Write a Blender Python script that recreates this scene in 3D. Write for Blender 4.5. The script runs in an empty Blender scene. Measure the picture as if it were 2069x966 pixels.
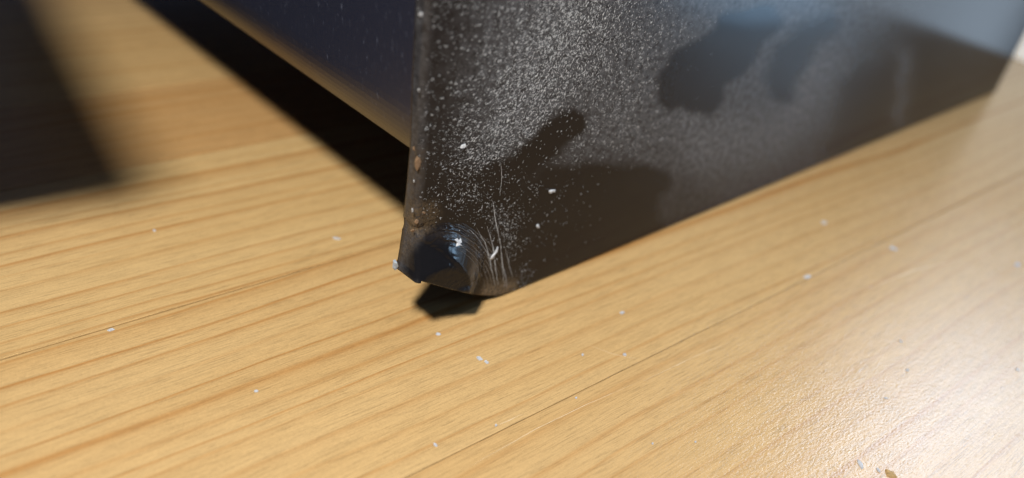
import bpy, math, random
import numpy as np
from mathutils import Vector, Matrix
random.seed(7); rng = np.random.default_rng(7)
S = bpy.context.scene; C = S.collection
mm = 0.001
# ------------------------------------------------------------------ camera
W, HH = 2069, 966
c0 = np.array([1034.5, 483.])
VX = np.array([3078., -255.]); VZ = np.array([681., 2647.])
f = math.sqrt(-((VX - c0) @ (VZ - c0)))
nz = lambda v: np.array(v, float) / np.linalg.norm(v)
aX = nz([*(VX - c0), f]); aZ = -nz([*(VZ - c0), f]); aY = np.cross(aZ, aX)
R = np.stack([aX, aY, aZ])                       # camera (x right, y down, z forward) -> world
CAMH = 60.
def ray(px, py): return R @ np.array([px - c0[0], py - c0[1], f])
_r = ray(1020, 598); _t = -CAMH / _r[2]
CP = np.array([-_r[0] * _t, -_r[1] * _t, CAMH])   # camera position in mm
def ground(px, py, z=0.):
    r = ray(px, py); return CP + r * (z - CP[2]) / r[2]
def front(px, py, y=0.):
    r = ray(px, py); return CP + r * (y - CP[1]) / r[1]
def proj(P):
    q = (np.asarray(P, float) - CP) @ R
    return c0 + f * q[..., :2] / q[..., 2:3]
cam = bpy.data.cameras.new('camera'); co = bpy.data.objects.new('camera', cam); C.objects.link(co)
cam.sensor_width = 36; cam.lens = 36 * f / W
M = Matrix([[R[i][0], -R[i][1], -R[i][2]] for i in range(3)]).to_4x4()
M.translation = Vector(CP * mm); co.matrix_world = M
cam.clip_start = 0.005; cam.clip_end = 50
cam.dof.use_dof = True
cam.dof.focus_distance = float((front(930, 430) - CP) @ (R @ np.array([0, 0, 1.]))) * mm
cam.dof.aperture_fstop = 13
S.camera = co
# ------------------------------------------------------------------ light
S.view_settings.view_transform = 'Standard'; S.view_settings.look = 'None'
S.view_settings.exposure = 0; S.view_settings.gamma = 1
w = bpy.data.worlds.new('World'); S.world = w; w.use_nodes = True
bg = w.node_tree.nodes['Background']; bg.inputs[0].default_value = (.42, .58, 1, 1); bg.inputs[1].default_value = .07
def area(name, loc, target, size, sy, power, col, shape='RECTANGLE'):
    l = bpy.data.lights.new(name, 'AREA'); o = bpy.data.objects.new(name, l); C.objects.link(o)
    l.shape = shape; l.size = size; l.size_y = sy; l.energy = power; l.color = col
    o.location = loc
    o.rotation_euler = (Vector(target) - Vector(loc)).to_track_quat('-Z', 'Y').to_euler()
    return o
area('desk_lamp', (-.125, -.071, .225), (0, 0, 0), .024, .024, 1.02, (1, .94, .82), 'DISK')
def pol(az, el, d):
    a, e = math.radians(az), math.radians(el)
    return (d * math.cos(e) * math.cos(a), d * math.cos(e) * math.sin(a), d * math.sin(e))
area('window_light', pol(0, 38, 1.0), (.05, -.04, 0), .24, .26, 3.1, (.62, .78, 1))
area('low_glint_light', (.15 + .9 * .832, -.07 - .9 * .50, .9 * .242), (.15, -.07, 0),   .26, .12, 1.7, (.44, .70, 1))  # added unseen light for the blue reflections on the case front
area('side_glint_light', (.62, -.30, -.02), (.1, 0, .02), .34, .22, .45, (.66, .82, 1))  # added unseen light, set low for the case front to mirror
S.cycles.max_bounces = 8
S.cycles.sample_clamp_indirect = 4
# ------------------------------------------------------------------ node helpers
def mat(name):
    m = bpy.data.materials.new(name); m.use_nodes = True
    nt = m.node_tree; b = nt.nodes['Principled BSDF']
    return m, nt, b
def N(nt, t, **k):
    n = nt.nodes.new(t)
    for a, v in k.items():
        if a.startswith('i_'): n.inputs[a[2:].replace('_', ' ')].default_value = v
        else: setattr(n, a, v)
    return n
def math_(nt, op, a, b=None, clamp=False):
    n = nt.nodes.new('ShaderNodeMath'); n.operation = op; n.use_clamp = clamp
    for i, v in enumerate((a, b)):
        if v is None: continue
        if isinstance(v, (int, float)): n.inputs[i].default_value = v
        else: nt.links.new(v, n.inputs[i])
    return n.outputs[0]
def mix(nt, fac, a, b, bt='MIX'):
    n = nt.nodes.new('ShaderNodeMix'); n.data_type = 'RGBA'; n.blend_type = bt
    for i, v in ((0, fac), (6, a), (7, b)):
        if isinstance(v, (int, float)): n.inputs[i].default_value = v
        elif isinstance(v, tuple): n.inputs[i].default_value = (*v, 1)
        else: nt.links.new(v, n.inputs[i])
    return n.outputs[2]
def ramp(nt, src, stops):
    n = nt.nodes.new('ShaderNodeValToRGB'); nt.links.new(src, n.inputs[0])
    e = n.color_ramp.elements
    while len(e) < len(stops): e.new(.5)
    for q, (p, v) in zip(e, stops):
        q.position = p; q.color = (*((v,) * 3 if isinstance(v, (int, float)) else v), 1)
    return n.outputs[0]
def noise(nt, vec, scale, detail=2, rough=.5, dist=0, dims='3D'):
    n = nt.nodes.new('ShaderNodeTexNoise'); n.noise_dimensions = dims
    nt.links.new(vec, n.inputs['Vector'])
    n.inputs['Scale'].default_value = scale; n.inputs['Detail'].default_value = detail
    n.inputs['Roughness'].default_value = rough; n.inputs['Distortion'].default_value = dist
    return n.outputs['Fac']
def mapping(nt, vec, scale, loc=(0, 0, 0), rot=(0, 0, 0)):
    n = nt.nodes.new('ShaderNodeMapping'); nt.links.new(vec, n.inputs[0])
    n.inputs['Scale'].default_value = scale; n.inputs['Location'].default_value = loc; n.inputs['Rotation'].default_value = rot
    return n.outputs[0]
# ------------------------------------------------------------------ materials
def wood_material():
    m, nt, b = mat('varnished_pine')
    tc = N(nt, 'ShaderNodeTexCoord').outputs['Object']
    oi = N(nt, 'ShaderNodeAttribute', attribute_type='OBJECT', attribute_name='seed').outputs['Fac']
    tone = N(nt, 'ShaderNodeAttribute', attribute_type='OBJECT', attribute_name='tone').outputs['Fac']
    off = N(nt, 'ShaderNodeCombineXYZ'); nt.links.new(math_(nt, 'MULTIPLY', oi, 731.), off.inputs[0]); nt.links.new(math_(nt, 'MULTIPLY', oi, 91.), off.inputs[2])
    p0 = mapping(nt, tc, (1000, 1000, 1000))
    add = N(nt, 'ShaderNodeVectorMath', operation='ADD'); nt.links.new(p0, add.inputs[0]); nt.links.new(off.outputs[0], add.inputs[1])
    p = add.outputs[0]
    sep = N(nt, 'ShaderNodeSeparateXYZ'); nt.links.new(p, sep.inputs[0])
    # growth rings: warped distance across the board
    warp = noise(nt, mapping(nt, p, (.007, .02, .05)), 1, 2)
    warp2 = noise(nt, mapping(nt, p, (.03, .16, .05)), 1, 3)
    wv = math_(nt, 'ADD', sep.outputs[1], math_(nt, 'ADD', math_(nt, 'MULTIPLY', warp, 7.), math_(nt, 'MULTIPLY', warp2, 1.3)))
    irr = N(nt, 'ShaderNodeTexNoise', noise_dimensions='1D'); nt.links.new(wv, irr.inputs['W']); irr.inputs['Scale'].default_value = .17; irr.inputs['Detail'].default_value = 1
    wv2 = math_(nt, 'ADD', math_(nt, 'MULTIPLY', wv, .36), math_(nt, 'MULTIPLY', irr.outputs['Fac'], 1.8))
    saw = math_(nt, 'FRACT', wv2)
    ring = ramp(nt, saw, [(0, .2), (.08, .04), (.55, .08), (.78, .35), (.90, 1.), (.95, .9), (1, .2)])
    idn = N(nt, 'ShaderNodeTexWhiteNoise', noise_dimensions='1D'); nt.links.new(math_(nt, 'FLOOR', wv2), idn.inputs['W'])
    ring = math_(nt, 'MULTIPLY', ring, math_(nt, 'ADD', math_(nt, 'MULTIPLY', idn.outputs['Value'], .8), .35))
    fig = N(nt, 'ShaderNodeAttribute', attribute_type='OBJECT', attribute_name='figure').outputs['Fac']
    ringf = math_(nt, 'MULTIPLY', math_(nt, 'MULTIPLY', ring, fig), math_(nt, 'ADD', math_(nt, 'MULTIPLY', noise(nt, mapping(nt, p, (.03, .3, .1)), 1, 3), 1.1), .2), clamp=True)
    early = mix(nt, noise(nt, mapping(nt, p, (.010, .07, .05)), 1.3, 3, .6), (.63, .465, .245), (.50, .315, .13))
    early = mix(nt, tone, early, (.46, .25, .10))
    col = mix(nt, ringf, early, (.40, .19, .055))
    # fine fibres and short pore dashes
    fib = noise(nt, mapping(nt, p, (.28, 8., 1)), 1, 4, .7)
    fibc = ramp(nt, fib, [(.30, .58), (.48, .96), (.70, 1.14)])
    col = mix(nt, .8, col, fibc, 'MULTIPLY')
    pore = noise(nt, mapping(nt, p, (.8, 13., 1)), 1, 2, .5)
    porec = ramp(nt, pore, [(.28, .55), (.38, 1.0)])
    col = mix(nt, .55, col, porec, 'MULTIPLY')
    fine = noise(nt, mapping(nt, p, (5, 8, 5)), 1, 2, .6)
    col = mix(nt, .5, col, ramp(nt, fine, [(.3, .80), (.7, 1.12)]), 'MULTIPLY')
    nt.links.new(col, b.inputs['Base Color'])
    # satin varnish with leathery wrinkles
    wr = N(nt, 'ShaderNodeTexVoronoi', feature='SMOOTH_F1'); wr.inputs['Smoothness'].default_value = .6
    wdis = noise(nt, p, 1.1, 3, .6)
    va = N(nt, 'ShaderNodeVectorMath', operation='ADD'); nt.links.new(mapping(nt, p, (2.2, 4.2, 1), rot=(0, 0, .15)), va.inputs[0])
    cx = N(nt, 'ShaderNodeCombineXYZ'); nt.links.new(math_(nt, 'MULTIPLY', wdis, 2.2), cx.inputs[0]); nt.links.new(math_(nt, 'MULTIPLY', noise(nt, p, 1.7, 2), 2.0), cx.inputs[1])
    nt.links.new(cx.outputs[0], va.inputs[1]); nt.links.new(va.outputs[0], wr.inputs['Vector']); wr.inputs['Scale'].default_value = 1
    h = math_(nt, 'ADD', math_(nt, 'MULTIPLY', wr.outputs['Distance'], .8), math_(nt, 'MULTIPLY', noise(nt, mapping(nt, p, (2.6, 6.5, 2)), 1, 4, .65), 1.0))
    bp = N(nt, 'ShaderNodeBump'); bp.inputs['Strength'].default_value = .46; bp.inputs['Distance'].default_value = .00004
    nt.links.new(h, bp.inputs['Height'])
    nt.links.new(bp.outputs[0], b.inputs['Normal'])
    ro = ramp(nt, noise(nt, mapping(nt, p, (.04, .08, .1)), 1, 3), [(.3, .19), (.7, .25)])
    nt.links.new(ro, b.inputs['Roughness'])
    b.inputs['IOR'].default_value = 1.55
    return m
def case_material():
    m, nt, b = mat('black_lacquer')
    tc = N(nt, 'ShaderNodeTexCoord').outputs['Object']
    p = mapping(nt, tc, (1000, 1000, 1000))
    A = lambda n: N(nt, 'ShaderNodeAttribute', attribute_name=n)
    haze_sheen = A('haze_sheen').outputs['Fac']; grime = A('grime').outputs['Fac']; tan = A('tan').outputs['Fac']; raw = A('raw').outputs['Fac']
    base = mix(nt, noise(nt, p, .12, 3), (.0100, .0090, .0105), (.014, .0125, .0145))
    # film of dust and painted edge sheen: cloudy grain whose density is the painted haze attribute
    g1 = noise(nt, mapping(nt, p, (1.1, 1, 1.1)), 1, 5, .7)
    g2 = noise(nt, mapping(nt, p, (4.5, 4, 4.5)), 1, 3, .7)
    cloud = math_(nt, 'MULTIPLY', ramp(nt, g1, [(.32, .12), (.70, 1)]), ramp(nt, g2, [(.25, .35), (.8, 1.35)]))
    hz = math_(nt, 'MULTIPLY', haze_sheen, cloud, clamp=True)
    col = mix(nt, hz, base, (.24, .26, .31))
    gn = noise(nt, p, 3.2, 5, .75)
    gcol = mix(nt, noise(nt, p, 5, 3), (.030, .022, .016), (.15, .11, .07))
    gf = math_(nt, 'MULTIPLY', grime, ramp(nt, gn, [(.36, 0), (.60, 1)]), clamp=True)
    col = mix(nt, gf, col, gcol)
    tf = math_(nt, 'MULTIPLY', tan, ramp(nt, noise(nt, p, 2.0, 4, .7), [(.44, 0), (.56, 1)]), clamp=True)
    col = mix(nt, tf, col, mix(nt, noise(nt, p, 4, 3), (.12, .09, .06), (.26, .19, .12)))
    col = mix(nt, raw, col, (.008, .008, .010))
    nt.links.new(col, b.inputs['Base Color'])
    b.inputs['Specular IOR Level'].default_value = .19
    r = math_(nt, 'ADD', math_(nt, 'MULTIPLY', haze_sheen, .10), .13)
    r = math_(nt, 'ADD', r, math_(nt, 'MULTIPLY', math_(nt, 'ADD', gf, tf), .35))
    r = math_(nt, 'ADD', r, math_(nt, 'MULTIPLY', raw, .02))
    nt.links.new(r, b.inputs['Roughness'])
    bp = N(nt, 'ShaderNodeBump'); bp.inputs['Strength'].default_value = .5; bp.inputs['Distance'].default_value = .00008
    hh = math_(nt, 'ADD', math_(nt, 'MULTIPLY', noise(nt, p, 3, 4, .65), math_(nt, 'ADD', math_(nt, 'MULTIPLY', math_(nt, 'ADD', grime, tan), 1.6), .06)), math_(nt, 'MULTIPLY', noise(nt, p, .25, 2), .25))
    nt.links.new(hh, bp.inputs['Height']); nt.links.new(bp.outputs[0], b.inputs['Normal'])
    return m
def plain(name, col, rough=.6, spec=.5, nscale=None, var=.25, emit=None):
    m, nt, b = mat(name)
    if nscale:
        tc = N(nt, 'ShaderNodeTexCoord').outputs['Object']; p = mapping(nt, tc, (1000,) * 3)
        n_ = ramp(nt, noise(nt, p, nscale, 4, .6), [(.3, 1 - var), (.7, 1 + var * .3)])
        nt.links.new(mix(nt, 1., tuple(col), n_, 'MULTIPLY'), b.inputs['Base Color'])
    else: b.inputs['Base Color'].default_value = (*col, 1)
    b.inputs['Roughness'].default_value = rough
    b.inputs['Specular IOR Level'].default_value = spec
    return m
WOOD = wood_material(); CASE = case_material()
SPECK = plain('pale_dust', (.47, .50, .56), .8, .2, 6, .35)
FLAKE = plain('white_flake', (.52, .55, .62), .45, .5, 3, .25)
TAN = plain('bare_fibre', (.27, .18, .115), .8, .2, 4, .4)
METAL = plain('torn_shiny_edge', (.35, .42, .52), .2, .9, 4, .3)
NAVY = plain('navy_caster', (.03, .045, .11), .75, .3, .4, .3)
WALLM = plain('cream_paint', (.80, .76, .68), .8, .3, .02, .06)
GLOW = plain('cream_glow', (.7, .68, .62), .8, .2)
_b = GLOW.node_tree.nodes['Principled BSDF']; _b.inputs['Emission Color'].default_value = (1, .95, .86, 1); _b.inputs['Emission Strength'].default_value = .62
FLOORM = plain('grey_blue_carpet', (.20, .25, .30), .9, .2, .05, .2)
# ------------------------------------------------------------------ mesh helpers (mm in, metres out)
def mesh(name, V, F, m, parent=None, smooth=False, attrs=None):
    me = bpy.data.meshes.new(name); V = np.asarray(V, float) * mm
    me.from_pydata(V.tolist() if len(V) < 5000 else [tuple(v) for v in V], [], F)
    me.materials.append(m)
    if smooth: me.polygons.foreach_set('use_smooth', [True] * len(me.polygons))
    for k, a in (attrs or {}).items():
        at = me.attributes.new(k, 'FLOAT', 'POINT'); at.data.foreach_set('value', np.asarray(a, np.float32))
    me.update()
    o = bpy.data.objects.new(name, me); C.objects.link(o); o.parent = parent
    return o
def tag(o, label=None, cat=None, group=None, kind=None):
    for k, v in (('label', label), ('category', cat), ('group', group), ('kind', kind)):
        if v: o[k] = v
    return o
def empty(name, loc=(0, 0, 0), rz=0):
    o = bpy.data.objects.new(name, None); C.objects.link(o); o.location = loc; o.rotation_euler = (0, 0, rz)
    o.empty_display_size = .01; return o
def slab(x0, x1, y0, y1, z0, z1, b):
    """box with bevelled vertical and top edges"""
    V = []
    for z, i in ((z0, 0), (z1 - b, 0), (z1 - b * .3, b * .3), (z1, b)):
        V += [(x0 + i, y0 + i, z), (x1 - i, y0 + i, z), (x1 - i, y1 - i, z), (x0 + i, y1 - i, z)]
    F = [(3, 2, 1, 0), (12, 13, 14, 15)]
    for k in range(3):
        for j in range(4):
            a = k * 4 + j; q = k * 4 + (j + 1) % 4; F.append((a, q, q + 4, a + 4))
    return V, F
# ------------------------------------------------------------------ table of glued boards
bd = nz((R @ np.array([*(np.array([3233., -229.]) - c0), f])))           # grain direction
ang = math.atan2(bd[1], bd[0])
nrm = np.array([-math.sin(ang), math.cos(ang)])
def across(px, py): return float(ground(px, py)[:2] @ nrm)
s1 = across(503, 578); s2 = across(1175, 789); s3 = across(620, 268); s4 = across(440, 158)
print('SEAMS', s1, s2, s3, s4)
bwid = s1 - s2
edges = [s2 - bwid * (k + .45) for k in range(11, 0, -1)] + [s2, s1, s3, s4] + [s4 + bwid * k for k in range(1, 10)]
table = empty('table', (0, 0, 0), ang)
tag(table, 'varnished pine table top of glued boards under the black case', 'table')
tones = {s2: .10, s1: .0, s3: .6, s4: .12, edges[10]: .15, edges[9]: .38}
XR = 190.
for i in range(len(edges) - 1):
    y0, y1 = edges[i], edges[i + 1]
    dz = -rng.uniform(0, .05)
    ga = .04 if y0 == s2 else .07; gb = .04 if y1 == s2 else .07
    ga = .1 if y0 == s1 else ga; gb = .1 if y1 == s1 else gb; dz = {s2: -.02, s1: -.02}.get(y0, dz)
    V, F = slab(-420, XR, y0 + ga, y1 - gb, -18, dz, .05 if s2 in (y0, y1) else .09)
    o = mesh('board', V, F, WOOD, table)
    o['figure'] = {s2: 1.05, s1: .8, edges[10]: .55}.get(y0, .8); o['seed'] = float(rng.uniform(0, 10)); o['tone'] = float(tones.get(y0, rng.uniform(0, .25)))
    if y0 == s3: o['label'] = 'darker orange-brown board behind the case side'
def on_table(px, py): return ground(px, py)
# ------------------------------------------------------------------ room
def plane_obj(name, V, m): return tag(mesh(name, V, [(0, 1, 2, 3)], m), kind='structure')
FZ = -720
plane_obj('floor', [(-3000, -3000, FZ), (3000, -3000, FZ), (3000, 3000, FZ), (-3000, 3000, FZ)], FLOORM)
# ------------------------------------------------------------------ the black case
case = empty('black_case', (0, 0, 0))
tag(case, 'black lacquered case with crushed lower corner and dusty front standing on the table', 'case')
TH = 2.0; RB = .65; ZTOP = 95.
cen = front(868, 592, -1.0)
tipdisp = -1.6; FL = 2.85
def sm(x): x = np.clip(x, 0, 1); return x * x * (3 - 2 * x)
def poly_mask(P, poly, soft):
    poly = np.array(poly, float); n = len(poly)
    inside = np.zeros(len(P), bool); dmin = np.full(len(P), 1e9)
    for i in range(n):
        a, b = poly[i], poly[(i + 1) % n]
        cond = ((a[1] > P[:, 1]) != (b[1] > P[:, 1])) & (P[:, 0] < (b[0] - a[0]) * (P[:, 1] - a[1]) / (b[1] - a[1] + 1e-9) + a[0])
        inside ^= cond
        ab = b - a; tt = np.clip(((P - a) @ ab) / (ab @ ab), 0, 1)
        dmin = np.minimum(dmin, np.hypot(*(P - a - tt[:, None] * ab).T))
    sd = np.where(inside, dmin, -dmin)
    return sm(sd / soft * .5 + .5)
FACET = [tuple(front(a, b, -1.)[[0, 2]]) for a, b in [(822, 514), (851, 487), (882, 499), (915, 527), (934, 562), (905, 572), (850, 560), (822, 545)]]
CREASE = [tuple(front(a, b, -1.)[[0, 2]]) for a, b in [(828, 500), (842, 478), (852, 474), (870, 462), (872, 467), (853, 484), (838, 494)]]
def disp(x, z):
    x, z = np.broadcast_arrays(np.asarray(x, float), np.asarray(z, float))
    r = np.hypot(x - cen[0], (z - cen[2]))
    tq = np.clip((8.6 - r) / 4.7, 0, 1); e = .14
    d = -FL * np.where(tq < e, tq * tq / (2 * e), np.where(tq < 1 - e, tq - e / 2, 1 - e - (1 - tq) ** 2 / (2 * e))) / (1 - e)
    # step at outer rim of the dent, ridges like shell growth lines, then a smooth concave facet
    th = np.arctan2(z - cen[2], x - cen[0])
    rid = sm((r - 4.4) / .8) * sm((8.8 - r) / .7) * sm((x + 13.9) / 1.5)
    wob = .35 * np.sin(1.9 * th + 1) + .13 * np.sin(7 * th + r) + .06 * np.sin(19 * th + 2 * r)
    ph = (r + wob * .5) / .40 + .8 * np.sin(r * 1.35 + .6) + .35 * np.sin(r * 3.9)
    saw = ph - np.floor(ph)
    k = np.floor(ph)
    amp = .35 + .65 * (.5 + .5 * np.sin(k * 2.7 + 3.1 * th + 1.3 * np.sin(2.3 * th + k)))
    d = d + rid * (.025 + .24 * sm((r - 6.3) / .7)) * (np.minimum(saw / .75, (1 - saw) / .25) - .5) * amp
    m_ = poly_mask(np.stack([np.ravel(x), np.ravel(z)], 1), FACET, .35).reshape(np.shape(x))
    d = d + .28 * m_
    crease = poly_mask(np.stack([np.ravel(x), np.ravel(z)], 1), CREASE, .25).reshape(np.shape(x))
    d = d + .14 * crease * sm((x - cen[0] + 3.2) / .8)
    d = d + .015 * np.sin(x * 3.3 + 2 * np.sin(z * 2.7)) * np.sin(z * 4.1 + 1.5 * np.sin(x * 3.1)) * sm((9.5 - r) / 4)
    return d
# outline of the left edge (back corner of the wall thickness) and the bottom edge, measured on the photograph
def thkf(z): return TH + 3.0 * sm((19. - np.asarray(z, float)) / 14.)
outl = [(838, 0), (833, 100), (829, 200), (826, 300), (819, 380), (811, 450), (804, 500), (799, 528), (795, 541)]
oz = np.linspace(2.5, 42, 160); ox = np.full(160, -14.)
oP = np.array(outl, float)
for _ in range(60):
    q = proj(np.stack([ox, thkf(oz) + disp(ox, oz), oz], 1))
    tx = np.interp(q[:, 1], oP[:, 1], oP[:, 0]); ox = ox + .5 * (tx - q[:, 0]) / 14.
it = int(np.argmin(abs(q[:, 1] - 541))); ztip = float(oz[it]); oz = oz[it:]; ox = ox[it:]
botl = [(814, 562), (840, 568), (864, 574), (895, 583), (939, 594), (970, 599), (1007, 599.5), (1041, 591), (1060, 586)]
bP = np.array(botl, float)
bx = np.linspace(ox[0] + .5, 3.2, 70); bz = np.full(70, 3.)
for _ in range(60):
    q = proj(np.stack([bx, disp(bx, bz), bz], 1))
    ty = np.interp(q[:, 0], bP[:, 0], bP[:, 1]); bz = np.maximum(bz + .5 * (q[:, 1] - ty) / 14., .10)
bz[-1] = .12
print('TIP', ox[0], ztip, 'bottom', bx[::8], bz[::8])
pr = [front(2010, 190), front(2069, 75)]
print('right', pr)
sl = (pr[1][0] - pr[0][0]) / (pr[1][2] - pr[0][2])
def xL(z): return np.where(z > oz[-1], ox[-1] + (z - oz[-1]) * (ox[-1] - ox[-3]) / (oz[-1] - oz[-3]) * .5, np.interp(z, oz, ox))
def xR(z): return pr[0][0] + np.clip(z - pr[0][2], -5, 60) * np.clip(sl, -.12, .12)
def zB(x): return np.interp(x, bx, bz)
# columns (s) dense near the corner
L = xR(0) + 15
cols = np.concatenate([np.arange(0, 21, .11), np.arange(21, 50, .28), np.arange(50, L, 1.2), [L]]) / L
rws = np.concatenate([np.arange(0, 14, .13), np.arange(14, 40, .30), np.arange(40, ZTOP, 2.), [ZTOP]]) / ZTOP
s, t = np.meshgrid(cols, rws)
z = np.full(s.shape, 5.); 
for _ in range(25):
    x = xL(z) + RB + (xR(z) - RB - xL(z) - RB) * s
    zb = zB(x); z = zb + (ZTOP - zb) * t
jag = .05 * np.sin(x * 5.1) * np.sin(x * 1.7 + 1) * (x < 3)
z = z + jag * np.clip(1 - t * 60, 0, 1)
y = disp(x, z)
hb = np.clip((z - zB(x)) / .35, 0, 1); lip = .35 * (1 - np.sqrt(np.clip(1 - (1 - hb) ** 2, 0, 1)))
y = y + lip
nc = x.shape[1]
# ring of each row: back-left inner, back-left outer, arc, front, arc, back-right
def rowpts():
    out = []
    xl, zl, yl, lipl = x[:, 0], z[:, 0], disp(x[:, 0], z[:, 0]), lip[:, 0]
    xr, zr = x[:, -1], z[:, -1]
    zbk = ztip + (ZTOP - ztip) * t[:, 0]
    def P(a, b, c): return np.stack(np.broadcast_arrays(a, b, c), 1)
    tn = np.clip((z[:, 0] - ztip) / 6, 0, 1)     # the wall narrows towards the torn tip
    thk = thkf(zbk)
    out.append(P(xl - RB + 3.2, yl + thk, zbk))
    out.append(P(xl - RB + .18, yl + thk, zbk))
    out.append(P(xl - RB - .02, yl + thk - .18, zbk))
    for q in (.75, .5, .25): out.append(P(xl - RB, yl + RB + (thk - .18 - RB) * q, zl + (zbk - zl) * q))
    for a in np.radians([180, 200, 218, 234, 248, 260]):
        k = RB
        out.append(P(xl + RB * np.cos(a), yl + k + k * np.sin(a), zl))
    n0 = len(out)
    for i in range(nc): out.append(np.stack([x[:, i], y[:, i], z[:, i]], 1))
    for a in np.radians([285, 305, 330, 360]):
        out.append(P(xr + RB * np.cos(a), RB + RB * np.sin(a), zr))
    out.append(P(xr + RB, np.full(xr.shape, TH), zr))
    out.append(P(xr - 4, np.full(xr.shape, TH), zr))
    return np.stack(out, 1), n0
G, n0 = rowpts()
nr, nk = G.shape[:2]
# back skin follows the bent wall
back = []
for xx in list(np.arange(G[0, -1, 0] - 3, 6, -6)) + list(np.arange(5, G[0, 0, 0] + 1, -1.)):
    zz = (zB(xx) + (ZTOP - zB(xx)) * rws)
    back.append(np.stack([np.full(nr, xx), TH + disp(xx, zz), zz], 1))
G = np.concatenate([G, np.stack(back, 1)], 1); nk = G.shape[1]
idx = np.arange(nr * nk).reshape(nr, nk)
a_ = idx[:-1]; b_ = idx[1:]
F = np.stack([a_, np.roll(a_, -1, 1), np.roll(b_, -1, 1), b_], -1).reshape(-1, 4).tolist()
F.append(idx[-1].tolist()); 
# bottom cap as strip between front and back skin
V = G.reshape(-1, 3)
fr_i = list(range(n0, n0 + nc)); bk_i = list(range(nk - 1, nk - 1 - len(back), -1))
bottom_loop = idx[0].tolist()[::-1]; F.append(bottom_loop)
# ---- attributes from masks measured on the photograph (kept on the surface)
uv = proj(V)
def wobble(P, amp, sc, ph=0):
    q = P / sc
    return amp * (np.sin(q[:, 0] * 1.3 + ph + 1.7 * np.sin(q[:, 1] * .9)) + np.sin(q[:, 1] * 1.9 + ph * 2 + 1.3 * np.sin(q[:, 0] * 1.1))) * .5
CLEAR = [  # (polygon, soft edge px, strength)
    ([(1160, 215), (1188, 232), (1184, 262), (1120, 318), (1060, 372), (1040, 430), (900, 420), (880, 395), (930, 385), (990, 335), (1050, 300), (1105, 245)], 12, 1),
    ([(1095, 338), (1180, 328), (1300, 332), (1350, 345), (1358, 370), (1340, 395), (1330, 420), (1345, 470), (1040, 600), (1020, 420), (1060, 375)], 16, .97),
    ([(1420, 75), (1360, 105), (1330, 150), (1325, 205), (1345, 226), (1378, 216), (1402, 232), (1440, 232), (1458, 205), (1466, 175), (1508, 145), (1540, 95), (1590, 40), (1560, 10), (1470, 20)], 10, .97),
    ([(1600, 60), (1560, 110), (1545, 165), (1555, 200), (1580, 212), (1605, 198), (1620, 150), (1650, 100), (1700, 50), (1680, 20)], 15, .93),
    ([(1735, 130), (1700, 185), (1680, 270), (1660, 330), (1790, 290), (1802, 200), (1800, 130)], 24, .9),
    ([(1850, 90), (1840, 250), (2040, 200), (2069, 60)], 30, .75),
    ([(1340, 400), (1380, 350), (1450, 380), (1440, 450), (1300, 480)], 40, .5),
]
def dust_haze(P):
    # broad film: strong through the middle, dying out to the corner and the lower edge
    Pw = P + np.stack([wobble(P, 5, 22), wobble(P, 5, 19, 2)], 1)
    d = poly_mask(Pw, [(1000, -900), (985, 0), (960, 150), (985, 290), (1120, 330), (1260, 345), (1360, 400), (1420, 420), (1520, 360), (1640, 300), (1700, 230), (1760, 90), (1900, -40), (1900, -900)], 90) * .58
    d = d + .10 * poly_mask(Pw, [(860, -900), (862, 240), (900, 330), (1000, 330), (1000, -900)], 60)
    d = d + .35 * poly_mask(Pw, [(1360, 240), (1400, 330), (1560, 330), (1640, 250), (1690, 120), (1640, 100), (1560, 240), (1470, 240)], 50)
    d = d + .55 * poly_mask(Pw, [(1815, 100), (1812, 180), (1800, 240), (1822, 245), (1840, 180), (1850, 105)], 26)
    d = d + .22 * poly_mask(Pw, [(1345, 425), (1290, 445), (1210, 470), (1235, 480), (1330, 450), (1400, 420)], 18)
    d = d + .16 * poly_mask(Pw, [(1040, 420), (1060, 560), (1300, 500), (1950, 260), (1990, 180), (1600, 330)], 50)
    for poly, soft, k in CLEAR:
        d = d * (1 - k * poly_mask(Pw, poly, soft))
    return np.clip(d, 0, 1)
haze_sheen = dust_haze(uv)
onfront = np.zeros(nr * nk); onfront.reshape(nr, nk)[:, 3:n0 + nc] = 1
haze_sheen *= onfront; haze_sheen.reshape(nr, nk)[:, 3:n0 + 3] = np.linspace(.30, .10, n0)[None, :]  # edge columns: pale bevel highlight put in through the dust film
grime = onfront * np.clip(
    1.0 * poly_mask(uv, [(836, 412), (880, 408), (888, 430), (872, 462), (850, 478), (822, 470), (820, 440)], 14)
    + .5 * poly_mask(uv, [(800, 470), (850, 480), (835, 520), (798, 530)], 14)
    + .22 * poly_mask(uv, [(870, 455), (950, 470), (1010, 520), (1040, 580), (960, 600), (985, 560), (950, 505), (880, 478)], 20)
    + .35 * poly_mask(uv, [(830, 300), (860, 300), (850, 410), (820, 410)], 12)
    + .8 * poly_mask(uv, [(900, 570), (1046, 560), (1046, 600), (940, 604), (880, 588)], 10), 0, 1)
tan = onfront * np.clip(poly_mask(uv, [(965, 584), (1000, 577), (1040, 570), (1043, 592), (1010, 602), (950, 600)], 9) * .8
    + .5 * poly_mask(uv, [(935, 590), (990, 585), (1000, 604), (930, 604)], 8)
    + .8 * poly_mask(uv, [(842, 314), (850, 318), (851, 332), (843, 345), (838, 330)], 5)
    + .5 * poly_mask(uv, [(833, 425), (842, 425), (840, 468), (826, 465)], 7), 0, 1)
raw = onfront * poly_mask(uv, [(824, 514), (850, 488), (905, 490), (955, 522), (972, 575), (962, 597), (925, 596), (850, 578), (812, 562)], 13)
panel = mesh('front_panel', V, F, CASE, case, True, dict(haze_sheen=haze_sheen, grime=grime, tan=tan, raw=raw))
panel.data.polygons[-1].use_smooth = False; panel.data.polygons[-2].use_smooth = False
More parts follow.
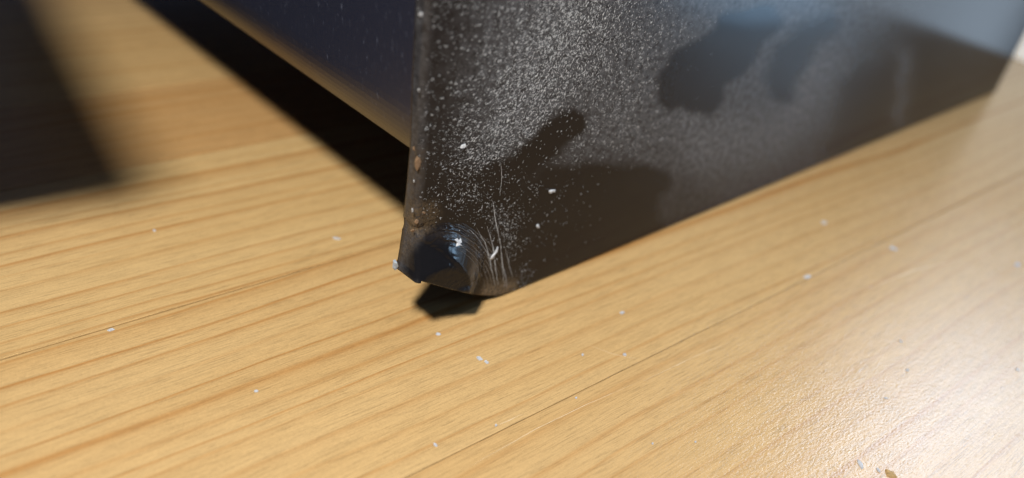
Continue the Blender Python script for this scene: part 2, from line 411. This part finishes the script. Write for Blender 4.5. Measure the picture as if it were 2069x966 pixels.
# ---- body raised behind the front panel
ld = R @ np.array([-880 - c0[0], -922 - c0[1], f]); ld = ld[:2] / np.linalg.norm(ld[:2])
q0 = np.array([float(xL(np.array(24.))) - .02, TH + .01])
nn = np.array([ld[1], -ld[0]])
def onleft(px, py):
    r = ray(px, py); k = ((q0 - CP[:2]) @ nn) / (r[:2] @ nn); return CP + r * k
print('left bottom z', onleft(825, 300), onleft(395, 0), 'ld', ld)
zbody = .5 * (onleft(825, 300)[2] + onleft(600, 143)[2])
DEP = 170.
RC = 9.0; zbody -= 4.7
def body_ring(i, z):
    a = q0 + nn * 0; e = q0 + ld * DEP
    x1 = float(xR(np.array(20.))) - 2
    P = [a + np.array([i, 0.]), np.array([x1 - i, TH + .01]), np.array([x1 - i, DEP - i]), e + np.array([i, -i])]
    return [(p[0], p[1], z) for p in P]
V = []; rings = []
for k in range(19):
    th = math.pi / 2 * k / 18
    rings.append((RC * (1 - math.sin(th)), zbody + RC * (1 - math.cos(th))))
rings += [(0, 40.), (0, ZTOP - 2), (.6, ZTOP - .6), (2, ZTOP)]
for i, z_ in rings: V += body_ring(i, z_)
F = [(3, 2, 1, 0)]
for k in range(len(rings) - 1):
    for j in range(4): F.append((k * 4 + j, k * 4 + (j + 1) % 4, k * 4 + 4 + (j + 1) % 4, k * 4 + 4 + j))
n = len(V); F.append((n - 4, n - 3, n - 2, n - 1))
def side_material():
    m, nt, b = mat('black_lacquer_side_skylit')
    tc = N(nt, 'ShaderNodeTexCoord').outputs['Object']; p = mapping(nt, tc, (1000, 1000, 1000))
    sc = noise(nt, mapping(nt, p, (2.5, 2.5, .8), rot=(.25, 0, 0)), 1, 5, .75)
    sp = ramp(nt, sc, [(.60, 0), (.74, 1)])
    nt.links.new(mix(nt, math_(nt, 'MULTIPLY', sp, .6), (.013, .016, .032), (.14, .17, .26)), b.inputs['Base Color'])  # bluish skylight on the side put into its base colour
    b.inputs['Roughness'].default_value = .34; b.inputs['Specular IOR Level'].default_value = .5
    bp = N(nt, 'ShaderNodeBump'); bp.inputs['Strength'].default_value = .25; bp.inputs['Distance'].default_value = .00008
    nt.links.new(sc, bp.inputs['Height']); nt.links.new(bp.outputs[0], b.inputs['Normal'])
    return m
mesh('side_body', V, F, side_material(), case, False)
# ---- torn glinting tip
def jagged(name, pts, m, parent, th=.12, seed=0, y0=None):
    """small irregular chip: outline polygon given in front-plane px, extruded and domed"""
    r_ = random.Random(seed); P3 = []
    for px, py in pts:
        P = front(px, py, 0.)
        for _ in range(8): P = front(px, py, (float(disp(P[0], P[2])) if y0 is None else y0) - .03)
        P3.append(P)
    P3 = np.array(P3); cc = P3.mean(0); n_ = len(P3)
    top = cc + (P3 - cc) * .7 + np.array([0, -th, 0]) + np.array([[0, -r_.uniform(0, th * .8), 0] for _ in range(n_)])
    V = np.concatenate([P3, top, [cc + [0, -th * 1.3, 0]]]); F = []
    for j in range(n_):
        k = (j + 1) % n_; F += [(j, k, n_ + k, n_ + j), (n_ + j, n_ + k, 2 * n_)]
    return mesh(name, V, F, m, parent)
jagged('torn_edge', [(794, 526), (799, 524), (802, 532), (800, 541), (796, 546), (793, 541)], METAL, case, .25, 1, y0=TH + tipdisp - .6)
jagged('bare_patch', [(842, 315), (848, 319), (851, 327), (848, 338), (843, 346), (839, 338), (838, 326)], TAN, case, .05, 2, y0=.1)
for k, (cx_, cy_, a_, b_) in enumerate([(836, 300, 3, 7), (846, 182, 3, 6), (836, 366, 2, 5), (833, 425, 3, 6), (842, 448, 8, 6), (834, 466, 6, 5), (856, 430, 5, 4)]):
    jagged('paint_chip', [(cx_ + .7 * a_ * math.cos(q) * rng.uniform(.6, 1.2), cy_ + .8 * b_ * math.sin(q) * rng.uniform(.6, 1.2)) for q in np.linspace(0, 5.6, 7)],
           TAN if k in (0, 4, 5, 6) else SPECK, case, .05, 40 + k, y0=None if k in (4, 5, 6) else (.35 if k < 3 else None))
# ---- dust specks, all of them one uncountable scatter
def inv_disp(P2):
    P = np.array([front(a, b) for a, b in P2]); return P
rays = lambda P2: (R @ np.stack([P2[:, 0] - c0[0], P2[:, 1] - c0[1], np.full(len(P2), f)])).T
def front_many(P2):
    r = rays(P2); yy = np.zeros(len(P2))
    for _ in range(8):
        P = CP + r * ((yy - CP[1]) / r[:, 1])[:, None]; yy = disp(P[:, 0], P[:, 2])
    return P
CLEARF = CLEAR
def fleck_density(P):
    Pw = P + np.stack([wobble(P, 6, 14), wobble(P, 6, 17, 3)], 1)
    n1 = .5 + .5 * np.sin(P[:, 0] / 23 + 2.1 * np.sin(P[:, 1] / 31)) * np.sin(P[:, 1] / 19 + 1.7 * np.sin(P[:, 0] / 27 + 1))
    ridge = np.exp(-(((P[:, 0] - (1165 - .50 * P[:, 1])) / 85.) ** 2))
    band = poly_mask(Pw, [(868, -60), (866, 280), (905, 350), (1000, 345), (1110, 335), (1330, 330), (1440, 280), (1480, 60), (1460, -60)], 70)
    d = band * (.05 + .20 * n1 ** 2 + .80 * ridge * (P[:, 1] < 420) + .25 * poly_mask(Pw, [(1100, 80), (1330, 20), (1400, 120), (1330, 250), (1300, 320), (1120, 320), (1180, 240)], 60))
    for k, (poly, soft, st) in enumerate(CLEAR[:4]):
        d = d * (1 - st * poly_mask(P + np.stack([wobble(P, 5, 10, soft), wobble(P, 5, 8, 1 + soft)], 1), poly, soft * 1.1) * (.97 if k else .93))
    d = d * np.where(P[:, 0] > 1300, .6, 1)
    # patches near the crushed corner
    d += .55 * poly_mask(Pw, [(985, 418), (1030, 412), (1048, 440), (1046, 480), (1030, 505), (1005, 470), (985, 440)], 22)
    d += .32 * poly_mask(Pw, [(940, 380), (975, 365), (975, 400), (925, 425), (905, 410)], 16)
    d += .40 * poly_mask(Pw, [(1070, 366), (1090, 366), (1092, 392), (1075, 392)], 8)
    d += .10 * poly_mask(Pw, [(930, 430), (1000, 430), (1060, 480), (1060, 590), (1020, 590), (980, 500)], 30)
    d += .14 * poly_mask(P, [(868, 360), (1040, 350), (1060, 420), (900, 440), (850, 420)], 50) 
    d += .05 * poly_mask(P, [(1050, 380), (1200, 370), (1180, 470), (1060, 580)], 60)
    d += .30 * poly_mask(Pw, [(1045, 545), (1075, 540), (1075, 575), (1050, 585)], 14)
    return np.clip(d, 0, 1)
NS = 125000
P2 = np.stack([rng.uniform(845, 1500, NS), rng.uniform(-60, 595, NS)], 1)
keep = rng.uniform(0, 1, NS) < fleck_density(P2) * .62
P2 = P2[keep]; K = len(P2); print('flecks', K)
P3 = front_many(P2)
ang_ = np.radians(np.interp(P2[:, 0], [870, 1010, 1180, 1400], [12, 32, 66, 66]) + rng.normal(0, 14, K))
low = P2[:, 1] > 340; ang_[low] = rng.uniform(0, math.pi, low.sum())
mmpx = .062
ln = (np.minimum(rng.gamma(.9, 1.0, K), 3.2) * 1.35 + .7) * mmpx; wd = ln * rng.uniform(.16, .42, K)
V = []; F = []
cosA, sinA = np.cos(ang_), np.sin(ang_)
for i in range(K):
    P = P3[i]; b0 = len(V); nv = 5
    for j in range(nv):
        a = j / nv * 2 * math.pi + random.random() * .8
        u = math.cos(a) * ln[i] * .5 * random.uniform(.6, 1.2) * 1.35; v = math.sin(a) * wd[i] * .5 * random.uniform(.6, 1.3)
        V.append((P[0] + u * cosA[i] - v * sinA[i], P[1] - .006, P[2] + u * sinA[i] + v * cosA[i]))
    V.append((P[0], P[1] - random.uniform(.015, .05), P[2]))
    for j in range(nv): F.append((b0 + j, b0 + (j + 1) % nv, b0 + nv))
ds = mesh('dust_specks', V, F, SPECK, case); ds['kind'] = 'stuff'
# ---- pale scratches following the arcs of the dent
def scratch(pts, wpx, m, parent, name='scratch', table_=False, h=.03):
    pts = np.array(pts, float); tt = np.linspace(0, len(pts) - 1, 10 * (len(pts) - 1) + 1)
    q = np.stack([np.interp(tt, range(len(pts)), pts[:, k]) for k in (0, 1)], 1)
    q = q + rng.normal(0, .35, q.shape)
    if table_: P = np.array([ground(a, b) for a, b in q]); up = np.array([0, 0, 1.])
    else: P = front_many(q); up = np.array([0, -1., 0])
    d = np.gradient(P, axis=0); d /= np.linalg.norm(d, axis=1)[:, None]
    sd = np.cross(d, up)
    k = len(P); wv = wpx * mmpx * .38 * np.sin(np.linspace(.15, math.pi - .15, k)) * rng.uniform(.5, 1.3, k)
    V = np.concatenate([P + sd * wv[:, None] + up * .004, P + up * h, P - sd * wv[:, None] + up * .004])
    F = []
    for i in range(k - 1): F += [(i, i + 1, k + i + 1, k + i), (k + i, k + i + 1, 2 * k + i + 1, 2 * k + i)]
    return mesh(name, V, F, m, parent)
for pts, wd_ in [([(962, 460), (980, 490), (990, 525), (1000, 577)], 2.2), ([(984, 458), (997, 500), (1001, 540), (1006, 575)], 2.4),
               ([(996, 405), (1000, 440), (1008, 480)], 1.8), ([(1003, 450), (1012, 500), (1016, 545), (1019, 578)], 2.0),
               ([(1012, 520), (1022, 560), (1024, 580)], 1.6), ([(1020, 498), (1030, 540), (1036, 560)], 1.3),
               ([(1012, 330), (1014, 360), (1010, 395)], 1.0), ([(935, 452), (962, 476), (985, 512), (992, 545)], 1.0)]:
    scratch(pts, wd_, SPECK, case)
DIM = plain('dull_scratch', (.16, .15, .145), .6, .3)
for rr, a0, a1 in [(108, -2, 60), (116, -6, 72), (123, 4, 50), (129, -8, 66), (136, 0, 80), (142, 10, 62), (149, 16, 78), (156, 25, 58)]:
    aa = np.radians(np.linspace(a0, a1, 9))
    scratch([(868 + rr * 1.04 * math.cos(q), 594 - rr * math.sin(q) * .98) for q in aa], rng.uniform(.8, 1.5), DIM, case, h=.02)
# ------------------------------------------------------------------ loose flakes
def flake_front(pts, label, seed, m=FLAKE, th=.15):
    V0 = [front(a, b) for a, b in pts]
    o = jagged('paint_flake', pts, m, None, th, seed)
    tag(o, label, 'flake', 'pale flakes stuck to the case front'); return o
flake_front([(918, 484), (924, 481), (926, 486), (931, 481), (933, 487), (929, 491), (935, 498), (927, 495), (921, 498), (923, 491)], 'star shaped white flake stuck inside the dented corner of the case', 3)
flake_front([(1004, 498), (1007, 499), (1005, 506), (998, 516), (994, 525), (990, 524), (992, 518), (999, 510), (1002, 504)], 'long curled white flake hanging right of the dent on the case', 4)
flake_front([(932, 293), (940, 290), (941, 293), (934, 298), (929, 299)], 'short white sliver stuck to the case front above the dent', 5)
flake_front([(1108, 386), (1114, 383), (1122, 383), (1121, 388), (1114, 387), (1110, 391)], 'small hooked pale flake stuck to the clean swiped part of the case', 6)
flake_front([(1085, 453), (1088, 453), (1089, 459), (1085, 461), (1083, 457)], 'tiny round white dot on the case right of the dent', 7)
flake_front([(845, 28), (852, 25), (853, 31), (848, 33)], 'bluish white fleck high on the upright edge of the case', 8, th=.1)
def flake_table(px, py, lp, wp, an, label, seed, m=FLAKE, hgt=.16):
    r_ = random.Random(seed); P = ground(px, py); n_ = 9
    k = np.linalg.norm(ground(px + 1, py) - P) ; kv = np.linalg.norm(ground(px, py + 1) - P)
    base = []; top = []
    ax = ground(px + math.cos(an), py + math.sin(an)) - P; ay = ground(px - math.sin(an), py + math.cos(an)) - P
    for j in range(n_):
        a = j / n_ * 2 * math.pi
        q = ax * (math.cos(a) * lp * .5 * r_.uniform(.65, 1.15)) + ay * (math.sin(a) * wp * .5 * r_.uniform(.6, 1.2))
        base.append((q[0], q[1], .01)); top.append((q[0] * .75, q[1] * .75, hgt * r_.uniform(.35, 1)))
    V = base + top + [(0, 0, hgt * .7)]; F = [tuple(range(n_))[::-1]]
    for j in range(n_):
        q = (j + 1) % n_; F += [(j, q, n_ + q, n_ + j), (n_ + j, n_ + q, 2 * n_)]
    o = mesh('paint_flake', V, F, m); o.location = (P[0] * mm, P[1] * mm, 0)
    tag(o, label, 'flake', 'pale flakes lying on the table'); return o
FT = [
    (968, 724, 18, 9, .35, 'upper half of the white paint crumb on the table below the dented corner'),
    (983, 732, 15, 8, .45, 'lower right half of the broken white paint crumb below the dented corner'),
    (224, 667, 17, 6, -.15, 'white flake lying on the dark seam between boards at left'),
    (517, 791, 12, 7, -.1, 'small grey flake alone on the pale board at lower left'),
    (885, 675, 14, 7, .1, 'faint pale speck on the orange grain line just below the case shadow'),
    (1177, 717, 7, 6, 0, 'left dot of the two white dots beside the fine curved scratch'),
    (1262, 717, 9, 8, .5, 'larger right dot of the two white dots beside the fine curved scratch'),
    (1002, 860, 8, 6, 0, 'tiny white dot just above the long dark seam at bottom centre'),
    (880, 900, 14, 8, .6, 'white smear flake near the bottom edge left of the seam'),
    (1164, 804, 6, 5, 0, 'tiny pale dot just below the long seam right of centre'),
    (1257, 632, 12, 7, -.2, 'pale crumb on the table beneath the case bottom edge'),
    (1632, 559, 20, 8, -.2, 'blurred white flake on the right side of the table'),
    (1805, 502, 26, 8, .3, 'largest blurred white flake on the table, toward the right end of the case'),
    (1833, 748, 9, 9, .8, 'round white grain at the edge of the window glare'),
    (1738, 938, 28, 10, 1.0, 'long white curl at the bottom edge in the window glare'),
    (1775, 950, 16, 8, .9, 'white sliver leaning on the ochre chip at bottom right'),
    (1820, 690, 10, 6, .3, 'dim speck above the round grain on the right'),
    (2055, 747, 12, 7, .6, 'white speck at the far right edge of the table'),
    (2055, 535, 14, 12, .4, 'soft white blob at right edge far back on table'),
    (1665, 450, 16, 8, .2, 'hazy pale blob nearest the case bottom edge at right'),
    (1318, 897, 6, 5, .3, 'tiny white grain near the bottom, right of the seam'),
    (1405, 893, 6, 5, .6, 'single tiny pale grain on the plain board at lower right of centre'),
    (680, 482, 22, 7, .1, 'blurred pale fleck on the table left of the case corner'),
    (312, 466, 9, 5, .2, 'faint blurred speck just below the dark shadow at left'),
    (1790, 805, 14, 5, .3, 'thin pale shaving among the wrinkled varnish at right'),
]
for i, (px, py, lp, wp, an, lab) in enumerate(FT): flake_table(px, py, lp * .88, wp * .85, an, lab, 20 + i)
flake_table(1800, 958, 30, 15, .5, 'ochre brown chip with white slivers beside it at the bottom right edge', 77, plain('ochre_chip', (.45, .31, .15), .7, .3, 3, .3), .3)
LIGHTS = plain('pale_scratch', (.68, .54, .36), .5, .5)
for pts, wd_ in [([(1190, 698), (1240, 716), (1292, 726)], 1.1), ([(945, 945), (1080, 868), (1190, 815), (1290, 772)], 1.3),
                 ([(1300, 770), (1400, 722), (1480, 690)], 1.5), ([(1000, 862), (1060, 835)], 1.5), ([(1740, 590), (1850, 545), (1960, 520)], 3)]:
    scratch(pts, wd_, LIGHTS, None, 'scratch', True, .012).parent = table
# parts of the rotated table: undo the parent's turn for pieces measured in world space
bpy.context.view_layer.update()
for o in C.objects:
    if o.parent == table and o.name.startswith('scratch'): o.matrix_parent_inverse = table.matrix_world.inverted()
# ------------------------------------------------------------------ dark block added outside the left edge to cast a shadow on the table
BC = [(0, 0), (11, 185), (-110, 185), (-95, 23)]
V = []
for zz, i in ((.05, 0), (74, 0), (75.6, .5), (76.2, 1.6)):
    for j, (a, b) in enumerate(BC):
        lean = 46 * (1 - zz / 76.2) * (j in (0, 3))
        V.append((a + (-i if j in (0, 1) else i), b + lean + (i if j in (0, 3) else -i), zz))
F = [(3, 2, 1, 0)] + [(k * 4 + j, k * 4 + (j + 1) % 4, k * 4 + 4 + (j + 1) % 4, k * 4 + 4 + j) for k in range(3) for j in range(4)] + [(12, 13, 14, 15)]
sb = mesh('shadow_caster', V, F, NAVY); sb.location = (-.0595, .0025, 0)
tag(sb, 'unseen dark navy block added left of the case to shade the far left of the table', 'shadow caster')
# ------------------------------------------------------------------ unseen glossy sheet added right of the frame to reflect blue into the case front
SH = [(113, -80), (119, -62.5), (123, -54.5), (141, -53.6), (159, -54), (178, -59), (183, -112), (118, -114)]
ns = len(SH); V = [(a, b, .02) for a, b in SH] + [(a, b, .5) for a, b in SH]
gs = mesh('reflector_sheet', V, [tuple(range(ns))[::-1], tuple(range(ns, 2 * ns))] + [(j, (j + 1) % ns, ns + (j + 1) % ns, ns + j) for j in range(ns)][::1], plain('glossy_blue_reflector', (.10, .16, .28), .09, .6))
tag(gs, 'glossy blue sheet added near the far right table end as a reflector', 'reflector')
# wall behind the right end
WX = 420
plane_obj('wall', [(1600, -2500, FZ), (1600, 2500, FZ), (1600, 2500, 1800), (1600, -2500, 1800)], WALLM)
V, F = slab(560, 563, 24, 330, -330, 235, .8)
bl_ = mesh('cream_glow_panel', V, F, GLOW)  # added emitting panel for the cream background glow and table sheen
tag(bl_, 'added glowing cream panel beyond the far right end of the table', 'glow panel')
